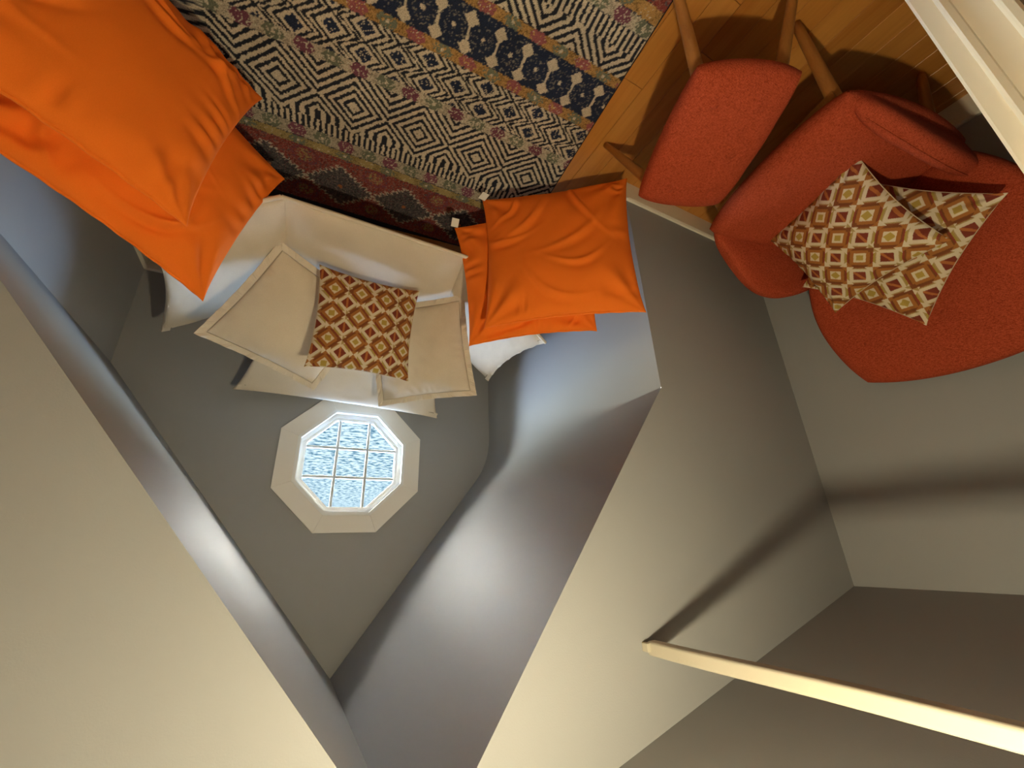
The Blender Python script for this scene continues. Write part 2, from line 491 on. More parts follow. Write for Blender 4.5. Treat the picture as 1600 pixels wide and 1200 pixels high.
# eight flat boards of the casing, mitred
oo, oi_ = octagon(WR, 0), octagon(R_OPEN + 0.006, 0)
for k in range(8):
    k2 = (k + 1) % 8
    g = 0.0004
    v = []
    for y in (YW - 0.016, YW - 0.0005):
        for p in (oo[k], oo[k2], oi_[k2], oi_[k]):
            v.append((p[0], y, p[2]))
    v = np.array(v); c = v.mean(0)
    tang = np.array(oo[k2]) - np.array(oo[k]); tang /= np.linalg.norm(tang)
    v = v - np.outer(np.sign((v - c) @ tang) * g, tang)
    mesh_obj('casing_board', v, [(0, 1, 2, 3), (4, 7, 6, 5), (0, 4, 5, 1), (1, 5, 6, 2), (2, 6, 7, 3), (3, 7, 4, 0)], M['casing'], win)
oct_ring('stop_bead', R_OPEN - 0.010, R_OPEN + 0.008, YW - 0.020, YW + 0.012, M['sash'])
oct_ring('jamb', R_OPEN - 0.004, R_OPEN + 0.002, YW + 0.010, YW + 0.084, M['sash'])
oct_ring('sash_frame', R_OPEN - 0.030, R_OPEN - 0.004, YW + 0.034, YW + 0.072, M['sash'])
oct_ring('glazing_bead', R_OPEN - 0.046, R_OPEN - 0.030, YW + 0.044, YW + 0.066, M['sash'])
RG = R_OPEN - 0.046
YG = YW + 0.055
MU, MW = 0.0865, 0.0075
def clip(poly, a, b, c):
    out = []
    for i in range(len(poly)):
        p, q = poly[i], poly[(i + 1) % len(poly)]
        dp, dq = a * p[0] + b * p[1] - c, a * q[0] + b * q[1] - c
        if dp <= 0: out.append(p)
        if dp * dq < 0:
            t = dp / (dp - dq); out.append((p[0] + t * (q[0] - p[0]), p[1] + t * (q[1] - p[1])))
    return out
og = [(p[0] - WX, p[2] - WZ) for p in octagon(RG, 0)]
lim = [(-1, -MU - MW), (-MU + MW, MU - MW), (MU + MW, 1)]
for xa, xb in lim:
    for za, zb in lim:
        poly = og
        for a, b, c in ((1, 0, xb), (-1, 0, -xa), (0, 1, zb), (0, -1, -za)):
            poly = clip(poly, a, b, c)
        n = len(poly)
        v = [(WX + p[0], YG + d, WZ + p[1]) for d in (-0.002, 0.002) for p in poly]
        f = [tuple(range(n))[::-1], tuple(range(n, 2 * n))] + [(i, (i + 1) % n, n + (i + 1) % n, n + i) for i in range(n)]
        mesh_obj('pane', v, f, M['glass'], win)
apo = RG * math.cos(math.radians(22.5))
for s in (-1, 1):
    v, f = box_vf(WX + s * MU - MW, WX + s * MU + MW, YG - 0.010, YG + 0.010, WZ - apo, WZ + apo)
    bevel(mesh_obj('muntin', v, f, M['muntin'], win), 0.003)
    for xa, xb in ((-apo, -MU - MW), (-MU + MW, MU - MW), (MU + MW, apo)):
        v, f = box_vf(WX + xa, WX + xb, YG - 0.009, YG + 0.009, WZ + s * MU - MW, WZ + s * MU + MW)
        bevel(mesh_obj('muntin', v, f, M['muntin'], win), 0.003)

# unseen pale sheet added to bounce light indoors; lake seen below through the panes
struct(mesh_obj('ground', [(-60, 2.72, -3.0), (60, 2.72, -3.0), (60, 15.3, -3.0), (-60, 15.3, -3.0)], [(0, 1, 2, 3)], plain('pale_terrace_stone', (0.50, 0.44, 0.35), 0.9, var=0.1)))
lake = mesh_obj('lake', [(-900, 8, -7), (900, 8, -7), (900, 1400, -7), (-900, 1400, -7)], [(0, 1, 2, 3)], M['water'])
tag(lake, 'rippled pale blue lake water far below the octagonal window', 'lake', kind='stuff')

# ------------------------------------------------------------------ rail across the alcove
rl = empty('closet_rail', (-0.966, YF, 1.876))
tag(rl, 'cream painted wooden rail across the alcove above the red armchair', 'rail')
prof = []
hw = 0.0175
for cx, cz, a0 in ((hw - 0.007, hw - 0.007, 0), (-hw + 0.007, hw - 0.007, 90), (-hw + 0.007, -hw + 0.007, 180), (hw - 0.007, -hw + 0.007, 270)):
    for q in range(5):
        a = math.radians(a0 + 22.5 * q)
        prof.append((cx + 0.007 * math.cos(a), cz + 0.007 * math.sin(a)))
n = len(prof)
ys = np.linspace(YF - 0.012, 0.030, 12)
v = [(-0.966 + p[0], y, 1.876 + p[1] + 0.0015 * math.sin(y * 9)) for y in ys for p in prof]
f = [(i * n + j, (i + 1) * n + j, (i + 1) * n + (j + 1) % n, i * n + (j + 1) % n) for i in range(len(ys) - 1) for j in range(n)]
f += [tuple(range(n)), tuple(range((len(ys) - 1) * n, len(ys) * n))[::-1]]
mesh_obj('bar', v, f, M['rod'], rl, smooth=False)
v, f = box_vf(-0.953, -0.938, YF - 0.022, YF, 1.862, 1.884)
bevel(mesh_obj('end_block', v, f, M['rod'], rl), 0.002)
v, f = box_vf(-0.976, -0.955, YF - 0.013, YF, 1.866, 1.886)
mesh_obj('wall_peg', v, f, M['rod'], rl)

# ------------------------------------------------------------------ ceiling lamp that lights the room (above the frame)
lp = empty('ceiling_lamp', (LAMP_POS[0], LAMP_POS[1], ceil_z(LAMP_POS[0])))
tag(lp, 'small bare bulb ceiling lamp over the rug', 'lamp')
def lathe(name, prof, cx, cy, mat, parent, n=24):
    v = [(cx + r * math.cos(2 * math.pi * k / n), cy + r * math.sin(2 * math.pi * k / n), z) for r, z in prof for k in range(n)]
    f = [(i * n + k, i * n + (k + 1) % n, (i + 1) * n + (k + 1) % n, (i + 1) * n + k) for i in range(len(prof) - 1) for k in range(n)]
    return mesh_obj(name, v, f, mat, parent, smooth=True)
zc = ceil_z(LAMP_POS[0])
lathe('canopy', [(0.001, zc - 0.022), (0.045, zc - 0.022), (0.055, zc - 0.012), (0.055, zc + 0.0)], LAMP_POS[0], LAMP_POS[1], M['brass'], lp)
lathe('socket', [(0.016, LAMP_POS[2] + 0.03), (0.018, zc - 0.022)], LAMP_POS[0], LAMP_POS[1], M['brass'], lp)
em = bpy.data.materials.new('warm_bulb'); em.use_nodes = True
nt = em.node_tree; nt.nodes.clear()
eo = nt.nodes.new('ShaderNodeOutputMaterial'); ee = nt.nodes.new('ShaderNodeEmission')
RB = 0.034
ee.inputs['Color'].default_value = (*LAMP_COLOR, 1)
ee.inputs['Strength'].default_value = LAMP_WATTS / (math.pi * 4 * math.pi * RB * RB)
nt.links.new(ee.outputs[0], eo.inputs['Surface'])
lathe('bulb', [(RB * math.sin(math.pi * k / 12) + 1e-5, LAMP_POS[2] - RB * math.cos(math.pi * k / 12)) for k in range(13)], LAMP_POS[0], LAMP_POS[1], em, lp, 20)

# ------------------------------------------------------------------ rug
def rug_colour(u, w):
    """u: metres from the right edge, w: metres along the rug; returns linear rgb (N,3)"""
    N = u.shape[0]
    wob = 0.0022 * vnoise(u * 150, w * 150, 3) + 0.0016 * vnoise(u * 330, w * 330, 4)
    wob2 = 0.0022 * vnoise(u * 150 + 40, w * 150, 5)
    uu, w2 = u + wob2, w + wob
    cream = np.array((0.60, 0.505, 0.375)); black = np.array((0.022, 0.024, 0.034)); navy = np.array((0.022, 0.030, 0.062))
    red = np.array((0.25, 0.055, 0.048)); pink = np.array((0.30, 0.095, 0.095)); ochre = np.array((0.43, 0.245, 0.085))
    olive = np.array((0.33, 0.245, 0.10)); green = np.array((0.155, 0.165, 0.115)); grey = np.array((0.085, 0.075, 0.080)); plum = np.array((0.175, 0.058, 0.085))
    C = np.tile(cream, (N, 1))
    def put(mask, c): C[mask] = c
    sp = vnoise(u * 230, w * 230, 11)
    sp2 = vnoise(u * 330, w * 330, 12)
    # concentric diamond bands
    def diamonds(sel, wc, du0, pu, hw_, wclip, far):
        du = np.abs((uu - du0 + pu / 2) % pu - pu / 2)
        wl = np.minimum(w2, wclip) if far else np.maximum(w2, wclip)
        ph_d = du / (pu / 2) + np.abs(w2 - wc) / hw_
        ph_c = du / (pu / 2) + np.abs(wl - wc) / hw_
        ph = np.where(ph_d < 1.0, ph_d, ph_c)
        fr_ = (ph * 3.75) % 1.0
        line = (fr_ < 0.24) | (fr_ > 0.76)
        put(sel, cream); put(sel & line, black)
        put(sel & (ph_d < 0.06), cream)
        tick = sel & ((w2 > wc + hw_ * 0.93) if far else (w2 < wclip - 0.012))
        put(tick, cream); put(tick & (np.abs(((uu - du0) / (pu / 12.0)) % 1.0 - 0.5) < 0.25), black)
    diamonds((w2 > 0.672) & (w2 < 0.956), 0.794, 0.909, 0.253, 0.118, 0.868, True)
    diamonds((w2 > 0.126) & (w2 <= 0.262), 0.295, 0.240, 0.253, 0.118, 0.196, False)
    # zigzag band
    sel = (w2 > 0.478) & (w2 <= 0.625)
    best = np.full(N, 9.0); bdu = np.zeros(N); bdw = np.zeros(N)
    for r, wr in enumerate((0.592, 0.549, 0.505, 0.636, 0.461)):
        off = 0.889 if r in (0, 2) else 0.778
        du = np.abs((uu - off + 0.108) % 0.216 - 0.108); dw = np.abs(w2 - wr)
        p = du / 0.108 + dw / 0.0435
        m = p < best
        best = np.where(m, p, best); bdu = np.where(m, du, bdu); bdw = np.where(m, dw, bdw)
    d1 = bdu / 0.034 + bdw / 0.029
    put(sel, cream)
    st = bdu + bdw * 1.25
    put(sel & (d1 < 0.92) & (sp2 < 0.55), navy)
    put(sel & (st > 0.0495) & (st < 0.0635), black); put(sel & (st > 0.077) & (st < 0.091), black)
    put(sel & (np.abs(st - 0.1075) < 0.006), black)
    # navy band with paired lozenges and rings
    sel = (w2 > 0.298) & (w2 <= 0.436)
    put(sel, navy); put(sel & (sp > 0.62), np.array((0.20, 0.18, 0.15)))
    du = (uu - 0.680 + 0.0515) % 0.103 - 0.0515
    for wr in (0.415, 0.330):
        put(sel & (np.abs(du) / 0.025 + np.abs(w2 - wr) / 0.026 < 1.0), cream)
    put(sel & (np.abs(du + 0.0) < 0.0042) & (w2 > 0.33) & (w2 < 0.415), cream)
    dr = (uu - 0.731 + 0.0515) % 0.103 - 0.0515
    rr = np.hypot(dr, (w2 - 0.369))
    put(sel & (rr > 0.027) & (rr < 0.036) & (sp2 > 0.35), np.array((0.13, 0.12, 0.11)))
    put(sel & (rr < 0.0075), cream)
    # narrow flowered bands
    def floral(lo, hi, per, u0, base, c1, c2):
        sel = (w2 > lo) & (w2 <= hi)
        mid, hf = (lo + hi) / 2, (hi - lo) / 2
        put(sel, base)
        t = ((uu - u0) / per) % 1.0
        d0 = np.minimum(t, 1 - t) * per; d1 = np.abs(t - 0.5) * per
        e = np.abs(w2 - mid) / hf
        put(sel & (sp > 0.35), base * 0.62); put(sel & (sp2 > 0.62), base * 0.4); put(sel & (sp < -0.6), np.minimum(base * 1.3, 0.6))
        put(sel & (d0 / 0.034 + e * 0.45 < 1.0) & (sp > -0.55), c1); put(sel & (d0 / 0.034 + e * 0.45 < 1.0) & (sp2 < -0.72), cream)
        put(sel & (d1 / 0.036 + e * 0.55 < 1.0) & (sp > -0.35), c2); put(sel & (np.hypot(d1, (w2 - mid)) < 0.006), cream)
        put(sel & (e > 0.93) & (sp2 > -0.4), black * 2.0)
    floral(0.625, 0.672, 0.180, 0.897, cream * 0.86, plum, green)
    floral(0.436, 0.478, 0.184, 0.552, ochre, pink * 1.05, green * 1.1)
    floral(0.262, 0.298, 0.186, 0.357, ochre, pink * 1.05, green * 1.1)
    floral(0.956, 1.012, 0.1825, 0.745, cream * 0.72, plum * 1.15, green)
    floral(1.012, 1.052, 0.180, 0.841, olive, olive * 1.15, green)
    floral(0.082, 0.126, 0.180, 0.130, cream * 0.86, plum, green)
    floral(0.040, 0.082, 0.180, 0.063, ochre, ochre * 1.1, green)
    # wide red bands with grey medallions
    for lo, hi, wc, s in ((1.052, 1.36, 1.205, 1), (-0.27, 0.040, -0.115, -1)):
        sel = (w2 > lo) & (w2 <= hi)
        put(sel, red); put(sel & (sp > 0.35), red * 0.6); put(sel & (sp2 > 0.35), np.array((0.30, 0.14, 0.11))); put(sel & (sp < -0.6), grey * 1.3)
        pu = 0.2915
        du = np.abs((uu - 0.650 + pu / 2) % pu - pu / 2); dw = np.abs(w2 - wc)
        a = du / 0.150 + dw / 0.112
        a = a + 0.055 * np.sign(np.sin((du - dw) * 150.0))
        inside = a < 1.0
        put(sel & inside, grey); put(sel & inside & (sp > 0.25), grey * 0.55); put(sel & inside & (sp2 > 0.45), np.array((0.20, 0.155, 0.13)))
        put(sel & inside & (sp2 < -0.72), plum * 0.8)
        put(sel & inside & (np.hypot(du, dw) < 0.010), np.array((0.38, 0.13, 0.05)))
        edge = np.abs(a - 1.0) < 0.075
        put(sel & edge & (np.sin((du - dw) * 330.0) > -0.45), cream * 0.82)
        for wr in (wc - 0.108, wc + 0.085):
            dq = np.abs((uu - 0.795 + pu / 2) % pu - pu / 2); dd = np.abs(w2 - wr)
            put(sel & ~inside & (np.hypot(dq, dd) < 0.030) & (sp > 0.1), olive * 0.9)
            put(sel & ~inside & (np.abs(np.hypot(dq * 0.8, dd) - 0.040) < 0.005) & (sp2 > 0.0), plum)
    sel = (w2 <= -0.27)
    put(sel, cream); put(sel & ((w2 * 18).astype(int) % 2 == 0), navy)
    put(sel & (sp > 0.4), red)
    # wear
    C *= (1.0 + 0.10 * fbm(u * 9, w * 9, 21, 2) + 0.10 * sp)[:, None]
    sel = (u < 0.006) | (w > 1.352)
    C[sel] = black
    return np.clip(C, 0.004, 0.9)

RA = np.array((-0.857, 0.387)); RE = np.array((-0.0799, 0.9968)); RN = np.array((0.9968, 0.0799))
us = np.concatenate([np.arange(0, 1.36, 0.0036), np.linspace(1.36, 1.52, 8)])
vs_ = np.concatenate([np.linspace(-1.3, -0.10, 30), np.arange(-0.095, 1.34, 0.0036)])
U, V = np.meshgrid(us, vs_, indexing='ij')
W = V + 0.066 * U
px = RA[0] + U * RN[0] + V * RE[0]; py = RA[1] + U * RN[1] + V * RE[1]
nu, nv = U.shape
pile = 0.0095 + 0.0012 * vnoise(U.ravel() * 260, V.ravel() * 260, 31)
edge_d = np.minimum.reduce([U.ravel(), 1.52 - U.ravel()])
pile = np.where(edge_d < 0.005, 0.004, pile)
verts = np.stack([px.ravel(), py.ravel(), pile], 1)
idx = np.arange(nu * nv).reshape(nu, nv)
quads = np.stack([idx[:-1, :-1], idx[1:, :-1], idx[1:, 1:], idx[:-1, 1:]], -1).reshape(-1, 4)
# a skirt down to the floor all round
ring = np.concatenate([idx[:, 0], idx[-1, 1:], idx[-2::-1, -1], idx[0, -2:0:-1]])
nb = len(ring)
skirt = verts[ring].copy(); skirt[:, 2] = 0.0005
verts = np.concatenate([verts, skirt])
sk = [(int(ring[i]), nu * nv + i, nu * nv + (i + 1) % nb, int(ring[(i + 1) % nb])) for i in range(nb)]

def fast_mesh(name, verts, quads, extra=(), smooth=True):
    me = bpy.data.meshes.new(name)
    q = np.asarray(quads, dtype=np.int32)
    if len(extra):
        q = np.concatenate([q, np.asarray(extra, dtype=np.int32)])
    me.vertices.add(len(verts)); me.vertices.foreach_set('co', np.asarray(verts, dtype=np.float32).ravel())
    me.loops.add(q.size); me.loops.foreach_set('vertex_index', q.ravel())
    me.polygons.add(len(q)); me.polygons.foreach_set('loop_start', np.arange(0, q.size, 4, dtype=np.int32))
    me.update(calc_edges=True); me.validate()
    if smooth:
        me.polygons.foreach_set('use_smooth', np.ones(len(me.polygons), dtype=bool))
    return me

def set_col(me, cols):
    at = me.color_attributes.new('Col', 'FLOAT_COLOR', 'POINT')
    c = np.ones((len(cols), 4), dtype=np.float32); c[:, :3] = cols
    at.data.foreach_set('color', c.ravel())

rug_me = fast_mesh('area_rug', verts, quads, sk)
cols = rug_colour(U.ravel(), W.ravel())
cols = np.concatenate([cols, np.tile((0.03, 0.025, 0.03), (nb, 1))])
set_col(rug_me, cols)
rug_me.materials.append(M['rug'])
rug = link(bpy.data.objects.new('area_rug', rug_me))
tag(rug, 'patterned area rug with black and cream diamond, zigzag, navy and red bands', 'rug')

# ------------------------------------------------------------------ soft goods
def patch(corners, T, n=60, pinch=0.0, rnd=0.0, a=2.4, b=0.55, flange=0.0, sag=0.0, back=None, disp=None, bend=None, surf=None, face=None, rim=0.004, ear=0.0):
    """closed cushion over the (bilinear) quad corners (c00,c10,c11,c01); returns verts, quads, UV (N,2), normal.
    face: a point the front side looks towards"""
    c = [np.array(p, float) for p in corners]
    t = np.linspace(-1, 1, n + 1)
    U, V = np.meshgrid(t, t, indexing='ij')
    # crowd samples towards the rim
    U = np.sign(U) * (1 - (1 - np.abs(U)) ** 1.25); V = np.sign(V) * (1 - (1 - np.abs(V)) ** 1.25)
    u2 = U * (1 - pinch * (1 - V * V) ** 1.3) * np.sqrt(1 - rnd * V * V / 2)
    v2 = V * (1 - pinch * (1 - U * U) ** 1.3) * np.sqrt(1 - rnd * U * U / 2)
    if ear:
        k = 1 + ear * (np.abs(U) * np.abs(V)) ** 8
        u2, v2 = u2 * k, v2 * k
    A, B = (u2 + 1) / 2, (v2 + 1) / 2
    if surf is None:
        P = ((1 - A) * (1 - B))[..., None] * c[0] + (A * (1 - B))[..., None] * c[1] + (A * B)[..., None] * c[2] + ((1 - A) * B)[..., None] * c[3]
    else:
        P = surf(u2, v2)
    du = np.gradient(P, axis=0); dv = np.gradient(P, axis=1)
    Nn = np.cross(du, dv); Nn /= (np.linalg.norm(Nn, axis=-1, keepdims=True) + 1e-12)
    if surf is None:
        m = Nn.mean((0, 1)); m /= np.linalg.norm(m); Nn[:] = m
    if face is not None:
        if (np.array(face) - P.mean((0, 1))) @ Nn.mean((0, 1)) < 0: Nn = -Nn; flip = True
        else: flip = False
    else:
        flip = False
    g = 1.0 - flange
    ui, vi = np.clip(np.abs(U) / g, 0, 1), np.clip(np.abs(V) / g, 0, 1)
    prof = np.power(np.clip((1 - ui ** a) * (1 - vi ** a), 0, 1), b)
    Tb = T if back is None else back
    D = disp(U, V, prof) if disp is not None else 0.0
    inner = (np.maximum(np.abs(U), np.abs(V)) < 0.9999)
    r = np.where(inner, rim, 0.0)
    Fp = P + Nn * (r + T * prof + D)[..., None]
    Bp = P - Nn * (r + Tb * prof)[..., None]
    N_ = (n + 1) ** 2
    idx = np.arange(N_).reshape(n + 1, n + 1)
    bidx = idx + N_
    # weld the rims
    edge = np.zeros((n + 1, n + 1), bool); edge[0, :] = edge[-1, :] = edge[:, 0] = edge[:, -1] = True
    bidx = np.where(edge, idx, bidx)
    qf = np.stack([idx[:-1, :-1], idx[1:, :-1], idx[1:, 1:], idx[:-1, 1:]], -1).reshape(-1, 4)
    qb = np.stack([bidx[:-1, :-1], bidx[:-1, 1:], bidx[1:, 1:], bidx[1:, :-1]], -1).reshape(-1, 4)
    if flip: qf = qf[:, ::-1]; qb = qb[:, ::-1]
    verts = np.concatenate([Fp.reshape(-1, 3), Bp.reshape(-1, 3)])
    quads = np.concatenate([qf, qb])
    used = np.unique(quads); remap = -np.ones(len(verts), int); remap[used] = np.arange(len(used))
    UV = np.concatenate([np.stack([u2.ravel(), v2.ravel()], 1)] * 2)
    return verts[used], remap[quads], UV[used], Nn

def soft_obj(name, verts, quads, mat, parent, smooth=True):
    me = fast_mesh(name, np.asarray(verts) - np.array(parent.location), quads, smooth=smooth)
    me.materials.append(mat)
    o = link(bpy.data.objects.new(name, me), parent)
    return o

def tube_along(pts, r, n=8, closed=False):
    pts = np.asarray(pts, float); m = len(pts)
    v, f = [], []
    rr = np.broadcast_to(np.asarray(r, float), (m,))
    ref = np.array((0.31, 0.17, 0.93))
    for i in range(m):
        t = pts[(i + 1) % m] - pts[i - 1] if closed else pts[min(i + 1, m - 1)] - pts[max(i - 1, 0)]
        t = t / (np.linalg.norm(t) + 1e-12)
        a = np.cross(t, ref); a /= np.linalg.norm(a); b = np.cross(t, a)
        for k in range(n):
            q = 2 * math.pi * k / n
            v.append(pts[i] + rr[i] * (math.cos(q) * a + math.sin(q) * b))
    for i in range(m if closed else m - 1):
        for k in range(n):
            i2 = (i + 1) % m
            f.append((i * n + k, i * n + (k + 1) % n, i2 * n + (k + 1) % n, i2 * n + k))
    return v, f

def orange_disp(seed, s, strength=1.0):
    rs = np.random.RandomState(seed)
    cr = [(rs.uniform(-0.8, 0.8), rs.uniform(-0.8, 0.8), rs.uniform(0, math.pi), rs.uniform(0.25, 0.6), rs.uniform(0.02, 0.045)) for _ in range(7)]
    def f(U, V, prof):
        d = 0.010 * fbm(U * 1.6 + seed, V * 1.6, seed, 2)
        # gathers running in from the seams
        for a, b, sg in ((U, V, 1), (V, U, 2)):
            e = 1 - np.abs(a)
            gth = np.sin(b * 26 + 3 * vnoise(b * 3 + seed, a * 0.8, seed + sg) * 2 + np.sign(a) * 2)
            amp = np.clip(vnoise(b * 2.3 + seed * 3, np.sign(a) * 2.0 + 0 * b, seed + 9 + sg) + 0.35, 0, 1)
            d = d + 0.0050 * strength * gth * amp * np.exp(-((e - 0.10) / 0.16) ** 2)
        # folds that run from the corners
        for cu in (-1, 1):
            for cv in (-1, 1):
                x, y = (U - cu) * -cu, (V - cv) * -cv
                ang = np.arctan2(y, x + 1e-6); rad = np.hypot(x, y)
                d = d + 0.006 * strength * np.sin(ang * 9 + seed + cu * 2 + cv) * np.exp(-((rad - 0.35) / 0.30) ** 2)
        for (a, b, th, ln, wd) in cr:
            x = (U - a) * math.cos(th) + (V - b) * math.sin(th); y = -(U - a) * math.sin(th) + (V - b) * math.cos(th)
            y = y + 0.10 * (x / ln) ** 2
            d = d + 0.0075 * strength * np.exp(-(x / ln) ** 2) * (np.exp(-(y / wd) ** 2) - 0.7 * np.exp(-((y - wd * 2) / (wd * 1.6)) ** 2))
        return d * np.clip(prof * 2.2, 0, 1)
    return f

CAMP = (0.0, 0.0, 1.6)
def centre(corners):
    return tuple(np.mean(np.array(corners), 0))

def orange_pillow(corners, seed, T, back, label, tag_at=None, n=110, pinch=0.05):
    c = np.array(corners, float)
    root = empty('floor_pillow', tuple(c.mean(0)))
    tag(root, label, 'pillow', 'large orange pillows')
    v, q, uv, nn = patch(c, T, n, pinch=pinch, a=2.6, b=0.62, back=back, disp=orange_disp(seed, 0.64, 1.35), face=CAMP, ear=0.03, rim=0.003)
    soft_obj('cover', v, q, M['orange'], root)
    # stitched lip that runs along one side seam
    t = np.linspace(-1, 1, 60)
    pv = 1 - pinch * (1 - t * t) ** 1.3
    e = np.array([[(0.5 - 0.5 * x), (0.5 + 0.5 * x)] for x in t])
    nrm = nn[0, 0]
    lo, hi = c[0], c[3]                 # the upper side
    mid = c.mean(0)
    pts = []
    for i, x in enumerate(t):
        p = lo * e[i, 0] + hi * e[i, 1]
        opp = c[1] * e[i, 0] + c[2] * e[i, 1]
        p = p + (opp - p) * (1 - pv[i]) * 0.5
        pts.append(p + nrm * 0.002 * math.sin(i * 0.9 + seed))
    tv, tf = tube_along(pts, 0.0045, 7)
    mesh_obj('seam', tv, tf, M['orange'], root, smooth=True)
    if tag_at is not None:
        p, d1, d2 = [np.array(a, float) for a in tag_at]
        k = np.cross(d1, d2); k = k / np.linalg.norm(k) * 0.0008
        v = [p, p + d1, p + d1 + d2, p + d2]
        v = [a - k for a in v] + [a + k for a in v]
        mesh_obj('care_tag', v, [(3, 2, 1, 0), (4, 5, 6, 7), (0, 1, 5, 4), (1, 2, 6, 5), (2, 3, 7, 6), (3, 0, 4, 7)], M['tagcloth'], root)
    return root

def scale_from_cam(corners, k):
    C0 = np.array(CAMP)
    return [tuple(C0 + k * (np.array(p) - C0)) for p in corners]

# corner order everywhere: (top inner, bottom inner, bottom outer, top outer)
RT = [(-0.634, 1.355, 0.739), (-0.611, 1.308, 0.101), (-1.119, 0.918, 0.112), (-1.141, 0.965, 0.750)]
RL = scale_from_cam([(-0.632, 1.520, 0.745), (-0.526, 1.441, 0.190), (-1.037, 1.025, 0.116), (-1.072, 1.179, 0.741)], 0.99)
LU = [(0.333, 1.095, 0.800), (0.277, 1.180, 0.168), (0.809, 0.837, 0.075), (0.865, 0.752, 0.707)]
LL = [(0.330, 1.419, 0.830), (0.194, 1.423, 0.246), (0.630, 1.024, 0.141), (0.766, 1.019, 0.725)]
orange_pillow(RT, 3, 0.085, 0.05, 'large orange pillow, front one of the pair by the grey wall corner',
              ((-0.606, 1.292, 0.118), (0.030, 0.004, -0.010), (-0.012, -0.030, -0.014)))
orange_pillow(RL, 8, 0.05, 0.05, 'orange pillow mostly hidden behind another, white tag at the beige seat',
              ((-0.524, 1.415, 0.205), (0.034, 0.002, 0.002), (0.002, -0.024, -0.030)))
orange_pillow(LU, 14, 0.09, 0.06, 'largest orange pillow, in front, cut off by the corner of the picture')
orange_pillow(LL, 21, 0.07, 0.05, 'orange pillow behind the largest one, its pointed corner on the beige arm')

# ---- beige lounge chair
LC = empty('lounge_chair', (-0.25, 1.9, 0.0))
tag(LC, 'wide low beige linen lounge chair with flared arms under the octagonal window', 'armchair')
SZ = 0.35
sA, sB = np.array((0.180, 1.400, SZ)), np.array((-0.575, 1.420, SZ))      # front corners of the seat
sC, sD = np.array((-0.665, 2.080, SZ - 0.01)), np.array((0.160, 2.080, SZ - 0.01))
def linen_disp(seed, amp=0.004):
    def f(U, V, prof):
        return (amp * fbm(U * 2 + seed, V * 2, seed, 3) + 0.0012 * vnoise(U * 9, V * 9 + seed, seed + 5)) * np.clip(prof * 2, 0, 1)
    return f
v, q, uv, nn = patch([sA, sB, sC, sD], 0.022, 60, a=5, b=0.5, back=0.035, disp=linen_disp(1), face=(-0.2, 1.7, 3), rim=0.004)
soft_obj('seat', v, q, M['linen'], LC)
# flared arms: from the seat edge out and up, with a flat stitched flange
aL = [sA - (0.012, 0, 0), sD - (0.012, 0, 0), np.array((0.650, 2.290, 0.575)), np.array((0.565, 1.500, 0.570))]
aR = [sB + (0.012, 0, 0), sC + (0.012, 0, 0), np.array((-1.072, 2.260, 0.565)), np.array((-1.135, 1.660, 0.556))]
for ar, sd in ((aL, 2), (aR, 3)):
    def arm_panel(u, v, c=ar):
        A, B = (u + 1) / 2, (v + 1) / 2
        P = ((1 - A) * (1 - B))[..., None] * c[0] + (A * (1 - B))[..., None] * c[1] + (A * B)[..., None] * c[2] + ((1 - A) * B)[..., None] * c[3]
        inw = (c[0] + c[1] - c[2] - c[3]) / 2; inw = inw / np.linalg.norm(inw)
        return P + (0.050 * (1 - u * u) * B * B)[..., None] * inw
    v, q, uv, nn = patch(ar, 0.030, 60, a=5, b=0.5, back=0.07, disp=linen_disp(sd), face=(-0.25, 1.6, 3), rim=0.004, surf=arm_panel)
    arm = soft_obj('arm', v, q, M['linen'], LC)
bk = [np.array((0.170, 2.080, SZ)), np.array((-0.670, 2.080, SZ)), np.array((-0.775, 2.455, 0.800)), np.array((0.320, 2.455, 0.765))]
v, q, uv, nn = patch(bk, 0.030, 60, pinch=0.03, a=5, b=0.5, back=0.05, disp=linen_disp(4), face=(-0.25, 1.2, 1.6), rim=0.004, ear=0.03)
soft_obj('backrest', v, q, M['linen'], LC)

def flange_strip(name, p, q, inward, w, dip, parent, n=40, th=0.004, seed=0, up=None):
    """flat hem along p-q, its outer edge hollowing inwards by dip"""
    p, q, inward = np.array(p, float), np.array(q, float), np.array(inward, float)
    inward = inward / np.linalg.norm(inward)
    nrm = np.cross(q - p, inward); nrm /= np.linalg.norm(nrm)
    if up is not None and nrm @ np.array(up) < 0: nrm = -nrm
    v, f = [], []
    for i in range(n + 1):
        t = i / n
        e = p + (q - p) * t + inward * dip * 4 * t * (1 - t)
        wob = 0.003 * math.sin(t * 37 + seed) + 0.002 * math.sin(t * 71 + seed * 2)
        for k, (d, h) in enumerate(((0, -th), (0, th), (w, th + 0.004), (w, -th))):
            v.append(e + inward * d + nrm * (h + 0.006 + (wob if d == 0 else 0)))
    for i in range(n):
        for k in range(4):
            f.append((i * 4 + k, i * 4 + (k + 1) % 4, (i + 1) * 4 + (k + 1) % 4, (i + 1) * 4 + k))
    f += [(0, 1, 2, 3), (n * 4 + 3, n * 4 + 2, n * 4 + 1, n * 4)]
    hem = mesh_obj(name, v, f, M['piping'], parent, smooth=False)
    tv, tf = tube_along([np.array(v[i * 4 + 2]) + inward * 0.001 for i in range(1, n)], 0.0022, 6)
    mesh_obj('stitching', tv, tf, M['stitch'], hem, smooth=True, base=parent.location)
    return hem
flange_strip('hem', aL[3], aL[2], aL[0] - aL[3], 0.034, 0.050, LC, seed=1, up=(0, 0, 1))
flange_strip('hem', aR[3], aR[2], aR[0] - aR[3], 0.034, 0.050, LC, seed=2, up=(0, 0, 1))
